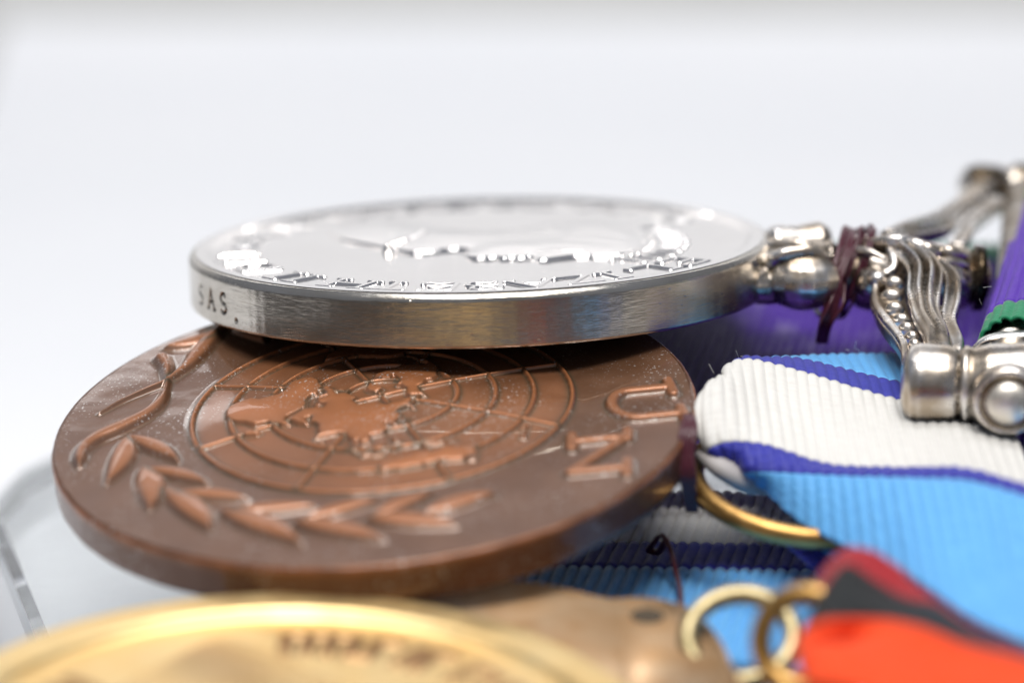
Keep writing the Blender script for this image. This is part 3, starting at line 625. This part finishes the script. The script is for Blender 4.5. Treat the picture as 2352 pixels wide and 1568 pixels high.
# ball-ended bar
B0, B1 = at(2312, 905, 16.25), at(2350, 430, 20.35)
a = Acc(); ax = B1 - B0; a.lathe(B0 + ax * .06, B0 + ax * .96, [(0, 0), (0, .12), (1, .12), (1, 0)], 32); rel(a.build('bar', M['oldsilver']))
a = Acc()
a.lathe(at(2068, 880, 16.65), at(2212, 884, 16.6), [(0, 0), (.01, .10), (.06, .17), (.16, .215), (.3, .228), (.75, .222), (.88, .21), (.91, .185), (.97, .20), (1, .215), (1, 0)], 56)
a.lathe(at(2208, 884, 16.6), at(2420, 888, 16.5), [(0, 0), (0, .2), (.05, .225), (.12, .21), (.3, .235), (1, .25), (1, 0)], 56)
dirn = np.array([-.12, -1., -.12]); dirn /= np.linalg.norm(dirn); c0 = at(2315, 908, 16.35)
a.lathe(c0, c0 + dirn * .14, [(0, 0), (0, .20), (.6, .20), (.85, .185), (.9, .165), (.72, .15), (.7, .12), (.7, 0)], 48)
rel(a.build('bar_finial', M['oldsilver'], None, remesh=.011, smooth_it=2))
a = Acc(); a.lathe(c0 + dirn * .07, c0 + dirn * .19, [(0, 0), (0, .125), (.55, .122), (.85, .09), (.97, .04), (1, 0)], 36); rel(a.build('rivet', M['rivet']))
a = Acc(); a.lathe(at(2205, 428, 20.3), at(2420, 425, 20.4), [(0, 0), (.01, .07), (.08, .13), (.2, .15), (.4, .14), (.48, .12), (.52, .12), (.6, .15), (1, .16), (1, 0)], 40)
rel(a.build('bar_finial', M['oldsilver']))
a = Acc(); a.tube([at(2235, 800, 16.9), at(2262, 780, 16.9), at(2310, 771, 16.9), at(2420, 766, 16.9)], [.02, .05, .055, .055], 12, 30, flat=.45); rel(a.build('bar_collar', M['oldsilver']))

# ------------------------------------------------------------------ ribbons
def ribbon(root, guides, stripes, pitch, amp=.016, n=None, thick=.022, msub=14, bx=False):
    """guides: list of 3D polylines; stripes between neighbouring guides: (name, material)"""
    L = np.mean([np.linalg.norm(np.diff(catmull(gd, 60), axis=0), axis=1).sum() for gd in guides])
    n = n or int(L / pitch * 9); G = np.array([catmull(gd, n) for gd in guides])
    if bx:   # lines of equal x run along the ribs once the ribbon has left its fold
        dense = [catmull(gd, 700) for gd in guides]; qs = []
        for D_ in dense:
            i0 = int(D_[:400, 0].argmin()); x = np.maximum.accumulate(D_[:, 0] * (np.arange(700) >= i0) + (-99) * (np.arange(700) < i0))
            ar = np.r_[0, np.cumsum(np.linalg.norm(np.diff(D_, axis=0), axis=1))]; q_ = np.where(np.arange(700) >= i0, x, D_[i0, 0] - (ar[i0] - ar))
            q_ = np.where(np.arange(700) >= i0, q_ + 1e-5 * np.arange(700), q_)
            # blend the fold smoothly: within .25 of the turn measure by arc length
            qs.append(.65 * q_ + .35 * (D_[i0, 0] + (ar - ar[i0])) if False else q_)
        lo_ = min(q_[0] for q_ in qs); hi_ = min(q_[-1] for q_ in qs); n = int((hi_ - lo_) / pitch * 9); L = hi_ - lo_
        qq = np.linspace(lo_, hi_, n); G = np.array([np.stack([np.interp(qq, q_, D_[:, k]) for k in range(3)], 1) for q_, D_ in zip(qs, dense)])
    K = len(guides); tq = []
    for i in range(K - 1): tq += [i + q / msub for q in range(msub)]
    tq.append(K - 1); tq = np.array(tq)
    # smooth interpolation across
    def cr(t):
        i = min(int(t), K - 2); u = t - i; p = [G[min(max(j, 0), K - 1)] for j in (i - 1, i, i + 1, i + 2)]
        if i == 0: p[0] = 2 * G[0] - G[1]
        if i == K - 2: p[3] = 2 * G[-1] - G[-2]
        return .5 * (2 * p[1] + (p[2] - p[0]) * u + (2 * p[0] - 5 * p[1] + 4 * p[2] - p[3]) * u ** 2 + (-p[0] + 3 * p[1] - 3 * p[2] + p[3]) * u ** 3)
    V = np.array([cr(t) for t in tq])            # (T, n, 3)
    du = np.gradient(V, axis=1); dv = np.gradient(V, axis=0); nn = np.cross(du, dv); nn /= np.linalg.norm(nn, axis=2)[..., None] + 1e-12
    if (nn[..., 2].mean()) < 0: nn = -nn
    s_ = np.linspace(0, L, n); ac = np.r_[0, np.cumsum(np.linalg.norm(np.diff(V.mean(1), axis=0), axis=1))]
    ph = s_[None] / pitch * np.pi + .25 * np.sin(ac[:, None] * 2.3) + .12 * np.sin(s_[None] * 5)
    rib = np.abs(np.sin(ph)) ** .75
    yarn = .0022 * np.sin(ac[:, None] * 130 + 2.5 * np.sin(s_[None] * 40)) * rib
    V = V + nn * (amp * rib + yarn)[..., None]
    T_ = len(tq); objs = []; runs = []
    for i, (nm, mt) in enumerate(stripes):
        if runs and runs[-1][0] == nm and runs[-1][1] is mt: runs[-1][3] = i + 1
        else: runs.append([nm, mt, i, i + 1])
    for nm, mt, i, i1 in runs:
        a0, a1 = i * msub, i1 * msub + 1; W_ = V[a0:a1]; Nn_ = nn[a0:a1]; h, w_ = W_.shape[:2]
        up_ = W_.reshape(-1, 3); lo_ = (W_ - Nn_ * thick).reshape(-1, 3)
        I, J = np.meshgrid(np.arange(h - 1), np.arange(w_ - 1), indexing='ij'); k = (I * w_ + J)
        F = np.stack([k, k + w_, k + w_ + 1, k + 1], -1).reshape(-1, 4); m_ = h * w_
        sides = []
        for j in range(w_ - 1): sides += [[j, j + 1, m_ + j + 1, m_ + j], [(h - 1) * w_ + j + 1, (h - 1) * w_ + j, m_ + (h - 1) * w_ + j, m_ + (h - 1) * w_ + j + 1]]
        for j in range(h - 1): sides += [[(j + 1) * w_, j * w_, m_ + j * w_, m_ + (j + 1) * w_], [j * w_ + w_ - 1, (j + 1) * w_ + w_ - 1, m_ + (j + 1) * w_ + w_ - 1, m_ + j * w_ + w_ - 1]]
        allF = np.vstack([F, F[:, ::-1] + m_, np.array(sides)])
        al = np.broadcast_to(s_[None], (h, w_)).ravel(); acr = np.broadcast_to(ac[a0:a1][:, None], (h, w_)).ravel()
        o = newmesh(nm, np.vstack([up_, lo_]), allF, mt, root, attrs={'along': np.r_[al, al], 'across': np.r_[acr, acr]})
        objs.append(o)
    return objs

# purple ribbon lying flat under the suspender
rt = empty('purple_ribbon'); tag(rt, 'worn purple ribbon with green edge lying flat beneath the silver suspender', 'ribbon', 'silk medal ribbons')
def flatg(y, z, x0, x1, sh=.22):
    return [(x0 + sh * y, y, z), ((x0 + x1) / 2 + sh * y, y, z + .01), (x1 + sh * y, y, z)]
ribbon(rt, [flatg(2.2, .19, .2, 5.0), flatg(1.85, .15, .2, 5.0), flatg(.4, -.14, .2, 5.0), flatg(-1.3, -.48, .2, 5.0)], [('green_stripe', M['cgreen']), ('purple_stripe', M['cpurple_worn']), ('purple_stripe', M['cpurple_worn'])], .066, .032)
# purple ribbon folded over the bar
rt = empty('folded_purple_ribbon'); tag(rt, 'bright purple and green ribbon folded over the suspender bar at the right edge', 'ribbon', 'silk medal ribbons')
def wrapg(q, rr=.17, z1=0):
    c = B0 + (B1 - B0) * q + np.array([.26 * (q - .2), 0, 0]); out = []
    out.append(c + [2.2, -.3, -rr * .8]); out.append(c + [.6, -.1, -rr])
    for a_ in np.linspace(-90, -270, 9): out.append(c + rr * np.array([math.cos(math.radians(a_)) * 1.0, 0, math.sin(math.radians(a_))]) + [-.0, 0, 0])
    out.append(c + [.5, -.1, rr * 1.15]); out.append(c + [2.2, -.3, rr * 1.3]); return out
ribbon(rt, [wrapg(.895), wrapg(.80), wrapg(.5), wrapg(.255), wrapg(.185)], [('green_stripe', M['cgreen']), ('purple_stripe', M['cpurple']), ('purple_stripe', M['cpurple']), ('green_stripe', M['cgreen'])], .075, .02)

# upper white and blue ribbon, gathered through the ring
def G_(L): return [at(*q) for q in L]
rt = empty('white_blue_ribbon'); tag(rt, 'ribbed white ribbon with blue stripes looped round a ring in front of the suspender', 'ribbon', 'silk medal ribbons')
g0 = G_([(1850, 905, 17.6), (1745, 840, 17.35), (1790, 826, 17.45), (1850, 818, 17.6), (1960, 814, 17.75), (2070, 812, 17.85), (2250, 802, 17.9), (2500, 795, 17.9)])
g1 = G_([(1800, 900, 17.4), (1712, 836, 17.15), (1745, 824, 17.2), (1833, 824, 17.25), (1969, 856, 17.2), (2060, 877, 17.15), (2220, 905, 17.1), (2500, 955, 17.1)])
g2 = G_([(1700, 930, 17.2), (1665, 852, 16.95), (1713, 826, 16.95), (1822, 849, 16.95), (1969, 893, 16.9), (2060, 918, 16.85), (2200, 948, 16.7), (2500, 1010, 16.6)])
gm1 = G_([(1680, 1010, 16.75), (1598, 960, 16.5), (1640, 880, 16.6), (1780, 920, 16.7), (1950, 965, 16.6), (2080, 985, 16.45), (2250, 1005, 16.3), (2500, 1060, 16.2)])
g3 = G_([(1700, 1068, 16.6), (1625, 1040, 16.35), (1672, 1016, 16.3), (1764, 1024, 16.3), (1900, 1066, 16.2), (2042, 1074, 16.05), (2207, 1080, 15.85), (2352, 1122, 15.7), (2500, 1165, 15.6)])
g4 = G_([(1760, 1100, 16.6), (1700, 1085, 16.35), (1735, 1083, 16.2), (1804, 1087, 16.15), (1932, 1094, 16.0), (2115, 1099, 15.7), (2225, 1105, 15.55), (2352, 1139, 15.35), (2500, 1185, 15.2)])
g5 = G_([(1800, 1115, 16.6), (1735, 1105, 16.4), (1762, 1130, 16.25), (1839, 1200, 16.0), (1930, 1250, 15.7), (2044, 1300, 15.3), (2121, 1345, 15.0), (2223, 1417, 14.7), (2352, 1478, 14.5), (2500, 1530, 14.3)])
g6 = G_([(1850, 1140, 16.9), (1790, 1120, 16.7), (1800, 1145, 16.6), (1870, 1210, 16.35), (1960, 1265, 16.05), (2070, 1315, 15.7), (2150, 1360, 15.4), (2250, 1430, 15.1), (2380, 1490, 14.9), (2500, 1540, 14.7)])
ribbon(rt, [g0, g1, g2, gm1, g3, g4, g5], [('light_blue_stripe', M['clight']), ('dark_blue_stripe', M['cdark']), ('white_stripe', M['cwhite']), ('white_stripe', M['cwhite']), ('dark_blue_stripe', M['cdark']), ('light_blue_stripe', M['clight'])], .062, .0115, msub=16, bx=True)
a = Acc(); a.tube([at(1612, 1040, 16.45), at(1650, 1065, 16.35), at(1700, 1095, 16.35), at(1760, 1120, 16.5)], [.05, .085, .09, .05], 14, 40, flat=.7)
a.build('gathered_fold', M['cgrubby_shaded'], rt)

# lower white and blue ribbon, flat
rt = empty('flat_white_blue_ribbon'); tag(rt, 'flat white and blue ribbon lying below the bronze medal, partly in shade', 'ribbon', 'silk medal ribbons')
def fl(pts, z): return [onplane(x, y, z) for x, y in pts]
zl = -.85
def lg(dy, z): return [(x + .22 * dy, -2.02 + dy + .03 * x * 0 - .055 * (x - .4), z) for x in (-.9, .4, 2.0, 3.6)]
ribbon(rt, [lg(1.1, zl + .13), lg(.34, zl + .03), lg(-.06, zl), lg(-1.45, zl - .12)], [('white_stripe', M['cwhite']), ('dark_blue_stripe', M['cdark']), ('light_blue_stripe', M['clight'])], .068, .022)
rt2 = empty('blue_ribbon_end'); tag(rt2, 'small dark and light blue ribbon end tucked under the looped white ribbon', 'ribbon', 'silk medal ribbons')
ribbon(rt2, [G_([(1785, 1235, 16.4), (1860, 1300, 16.1), (1900, 1350, 15.9)]), G_([(1850, 1236, 16.3), (1900, 1275, 16.1), (1950, 1320, 15.9)]), G_([(1900, 1234, 16.2), (1950, 1262, 16.0), (2010, 1290, 15.8)])], [('dark_blue_stripe', M['cdark']), ('light_blue_stripe', M['clight'])], .068, .018)

# red and black ribbon
rt = empty('red_black_ribbon'); tag(rt, 'blurred orange red ribbon with black and crimson stripes in the near right corner', 'ribbon', 'silk medal ribbons')
h0 = G_([(1960, 1400, 14.9), (1890, 1350, 14.6), (1885, 1318, 14.5), (1941, 1262, 14.5), (2001, 1264, 14.5), (2060, 1300, 14.45), (2101, 1340, 14.4), (2151, 1378, 14.3), (2240, 1440, 14.1), (2352, 1490, 14.0), (2500, 1570, 13.9)])
h1 = G_([(1950, 1440, 14.7), (1880, 1385, 14.4), (1892, 1358, 14.3), (1938, 1300, 14.3), (1976, 1312, 14.3), (2026, 1346, 14.25), (2085, 1376, 14.2), (2151, 1390, 14.2), (2240, 1448, 14.0), (2352, 1498, 13.9), (2500, 1580, 13.8)])
h2 = G_([(1930, 1500, 14.2), (1845, 1470, 13.95), (1848, 1448, 13.85), (1901, 1424, 13.8), (2026, 1424, 13.8), (2126, 1444, 13.7), (2226, 1484, 13.6), (2352, 1514, 13.5), (2500, 1570, 13.4)])
hb = G_([(1960, 1540, 14.1), (1842, 1500, 13.75), (1842, 1478, 13.6), (1886, 1508, 13.95), (1950, 1475, 13.5), (2060, 1475, 13.45), (2180, 1520, 13.35), (2352, 1560, 13.25), (2500, 1610, 13.15)])
h3 = G_([(1950, 1560, 13.8), (1845, 1530, 13.5), (1835, 1490, 13.4), (1900, 1470, 13.35), (2018, 1490, 13.3), (2121, 1520, 13.2), (2223, 1560, 13.1), (2352, 1600, 13.0), (2500, 1640, 12.9)])
h4 = G_([(1960, 1640, 13.5), (1885, 1620, 13.2), (1850, 1590, 13.0), (1890, 1570, 12.9), (2018, 1600, 12.8), (2121, 1640, 12.7), (2223, 1680, 12.6), (2352, 1720, 12.5), (2500, 1760, 12.4)])
ribbon(rt, [h0, h1, h2, hb, h3, h4], [('crimson_stripe', M['ccrimson']), ('black_stripe', M['cblack']), ('orange_red_stripe', M['cred']), ('orange_red_stripe', M['cred']), ('orange_red_stripe', M['cred'])], .05, .008)

# ------------------------------------------------------------------ rings
def ring(name, c, R, r_, nrm, material, label, roll=0, ell=1.0):
    n = Vector(nrm).normalized(); q = n.to_track_quat('Z', 'Y'); a = Acc(); t = np.linspace(0, 2 * np.pi, 97)
    a.tube(np.column_stack([R * np.cos(t), R * ell * np.sin(t), 0 * t]), r_, 20, caps=False)
    o = a.build(name, material); o.rotation_mode = 'QUATERNION'; o.rotation_quaternion = q; o.location = c; tag(o, label, 'ring'); return o
ring('jump_ring', at(1842, 1112, 16.45), .60, .058, (.10, -.24, 1), M['brass2'], 'golden brass ring carrying the looped white ribbon beside the bronze medal')
ring('jump_ring', at(1700, 1462, 14.9), .262, .050, (-.15, -.75, 1), M['brass'], 'pale brass ring passing through the gold medal\'s suspension lug')
ring('jump_ring', at(1852, 1470, 14.35), .225, .052, (-.35, -.9, .35), M['brass2'], 'golden ring tucked behind the left fold of the red ribbon')
# ------------------------------------------------------------------ threads
a = Acc()
for k in range(7):
    x = 1922 + k * 8.0 + random.uniform(-3, 3); ph = random.uniform(-.06, .06); sl = -26 + k * 5
    c = at(x, 632, 18.3); pts = []
    for t in np.linspace(0, 2 * np.pi, 40):
        rz = .24 + .014 * (k % 3) + .02 * math.cos(t) + .006 * math.sin(5 * t + k)
        pts.append(c + np.array([.10 * math.sin(t) * 1.0 + ph * math.cos(t) + .003 * sl * math.sin(t) * -.3, -rz * math.cos(t), rz * 1.06 * math.sin(t) + .02]))
    a.tube(pts, .0115, 8, caps=False)
for dx, tx in ((0, 0), (9, 16), (20, 6), (29, 24), (14, 30)):
    a.tube([at(1946 + tx * .7, 545 - tx * .2, 18.5), at(1940 + tx * .8, 521 + tx * .35, 18.3), at(1928 + tx, 562, 18.08), at(1912 + tx * .9, 622, 17.97), at(1898 + dx, 690, 17.95), at(1884 + dx * .8, 745, 17.98), at(1877 + dx * .7, 786, 18.1)], .0125, 8, 50)
for dx in (0, 30):
    a.tube([at(1925 + dx * .5, 650, 18.0), at(1905 + dx, 700, 17.92), at(1885 + dx * .8, 745, 17.95), at(1877 + dx * .7, 785, 18.1)], .011, 8, 30)
o = a.build('thread_binding', M['thread']); tag(o, 'dark maroon thread wound round the neck of the silver suspender', 'thread')
a = Acc()
for k in range(5):
    dx = k * 8
    a.tube([at(1560 + dx * .5, 1010, 16.6), at(1558 + dx * .7, 968, 16.4), at(1574 + dx * .5, 955, 16.3), at(1566 + dx, 985, 16.15), at(1558 + dx, 1040, 16.1), at(1566 + dx * .9, 1100, 16.1), at(1580 + dx * .6, 1172, 16.3)], .0135, 8, 50)
o = a.build('thread_binding', M['thread']); tag(o, 'dark maroon thread tying the bronze medal to its ring', 'thread')
a = Acc(); a.tube([at(1488, 1262, 16.75), at(1500, 1248, 16.6), at(1520, 1228, 16.5), at(1540, 1262, 16.4), at(1552, 1310, 16.3), at(1562, 1352, 16.1), at(1566, 1400, 15.8)], .015, 8, 50)
a.tube([at(1488, 1262, 16.75), at(1512, 1266, 16.7), at(1530, 1240, 16.5)], .02, 8, 20)
o = a.build('loose_thread', M['thread']); tag(o, 'loose maroon thread end looping over the flat white ribbon', 'thread')
# lint fibres
a = Acc()
def hair(p, l):
    d = rng.normal(size=3); d[2] = abs(d[2]); d /= np.linalg.norm(d); e = rng.normal(size=3) * .6
    a.tube([p, p + d * l * .5 + e * l * .2, p + d * l + e * l * .5], .0011, 5, 8)
for x, y, Z in [(1950, 806, 17.7), (1962, 800, 17.7), (1975, 806, 17.7), (1640, 858, 16.9), (1700, 818, 17.1), (1697, 822, 17.1), (2255, 700, 17.0), (2262, 735, 16.9), (2258, 660, 17.3), (2250, 750, 16.9), (1585, 765, 17.2)][:9]: hair(at(x, y, Z), .045)
o = a.build('lint_fibres', M['lint']); tag(o, 'fine pale lint fibres clinging to the ribbon edges', 'lint', kind='stuff')

# ------------------------------------------------------------------ acrylic stand
pts = [(-3.46, .75), (-3.47, 1.3), (-3.40, 1.95), (-3.22, 2.45), (-2.9, 2.85), (-2.4, 3.05), (-1.8, 3.1), (7.0, 2.9), (7.5, -9.0), (-.75, -9.0)]
a = Acc(); pts = np.array(pts, float); n = len(pts); c = np.array([2., -2.])
def inset(d):
    out = []
    for i in range(n):
        p0, p1, p2 = pts[i - 1], pts[i], pts[(i + 1) % n]; e1 = p1 - p0; e2 = p2 - p1; n1 = np.array([e1[1], -e1[0]]) / np.hypot(*e1); n2 = np.array([e2[1], -e2[0]]) / np.hypot(*e2)
        if n1 @ (c - p1) < 0: n1 = -n1
        if n2 @ (c - p1) < 0: n2 = -n2
        m_ = n1 + n2; out.append(p1 + m_ / (m_ @ m_) * 2 * d)
    return np.array(out)
rings_ = [(.03, -2.29), (0, -2.26), (0, -1.38), (.03, -1.325), (.10, -1.30)]
V = np.array([np.column_stack([inset(d), np.full(n, z)]) for d, z in rings_]); a.grid(V, closev=True); a.f.append(list(range(n))[::-1]); a.f.append([4 * n + i for i in range(n)])
m, nt, b = mat('sawn_acrylic'); b.inputs['Base Color'].default_value = (.93, .96, .975, 1); b.inputs['Transmission Weight'].default_value = 1; b.inputs['IOR'].default_value = 1.49; b.inputs['Roughness'].default_value = .32
o = a.build('acrylic_block', M['acrylic']); o.data.materials.append(m)
for p_ in o.data.polygons:
    if abs(p_.normal.z) < .9: p_.material_index = 1
o.data.polygons.foreach_set('use_smooth', [False] * len(o.data.polygons))
tag(o, 'clear see-through block with rounded corner lying under the medals on the white paper', 'display block')
import bmesh
bm_ = bmesh.new(); bm_.from_mesh(o.data); bmesh.ops.recalc_face_normals(bm_, faces=bm_.faces); bm_.to_mesh(o.data); bm_.free()
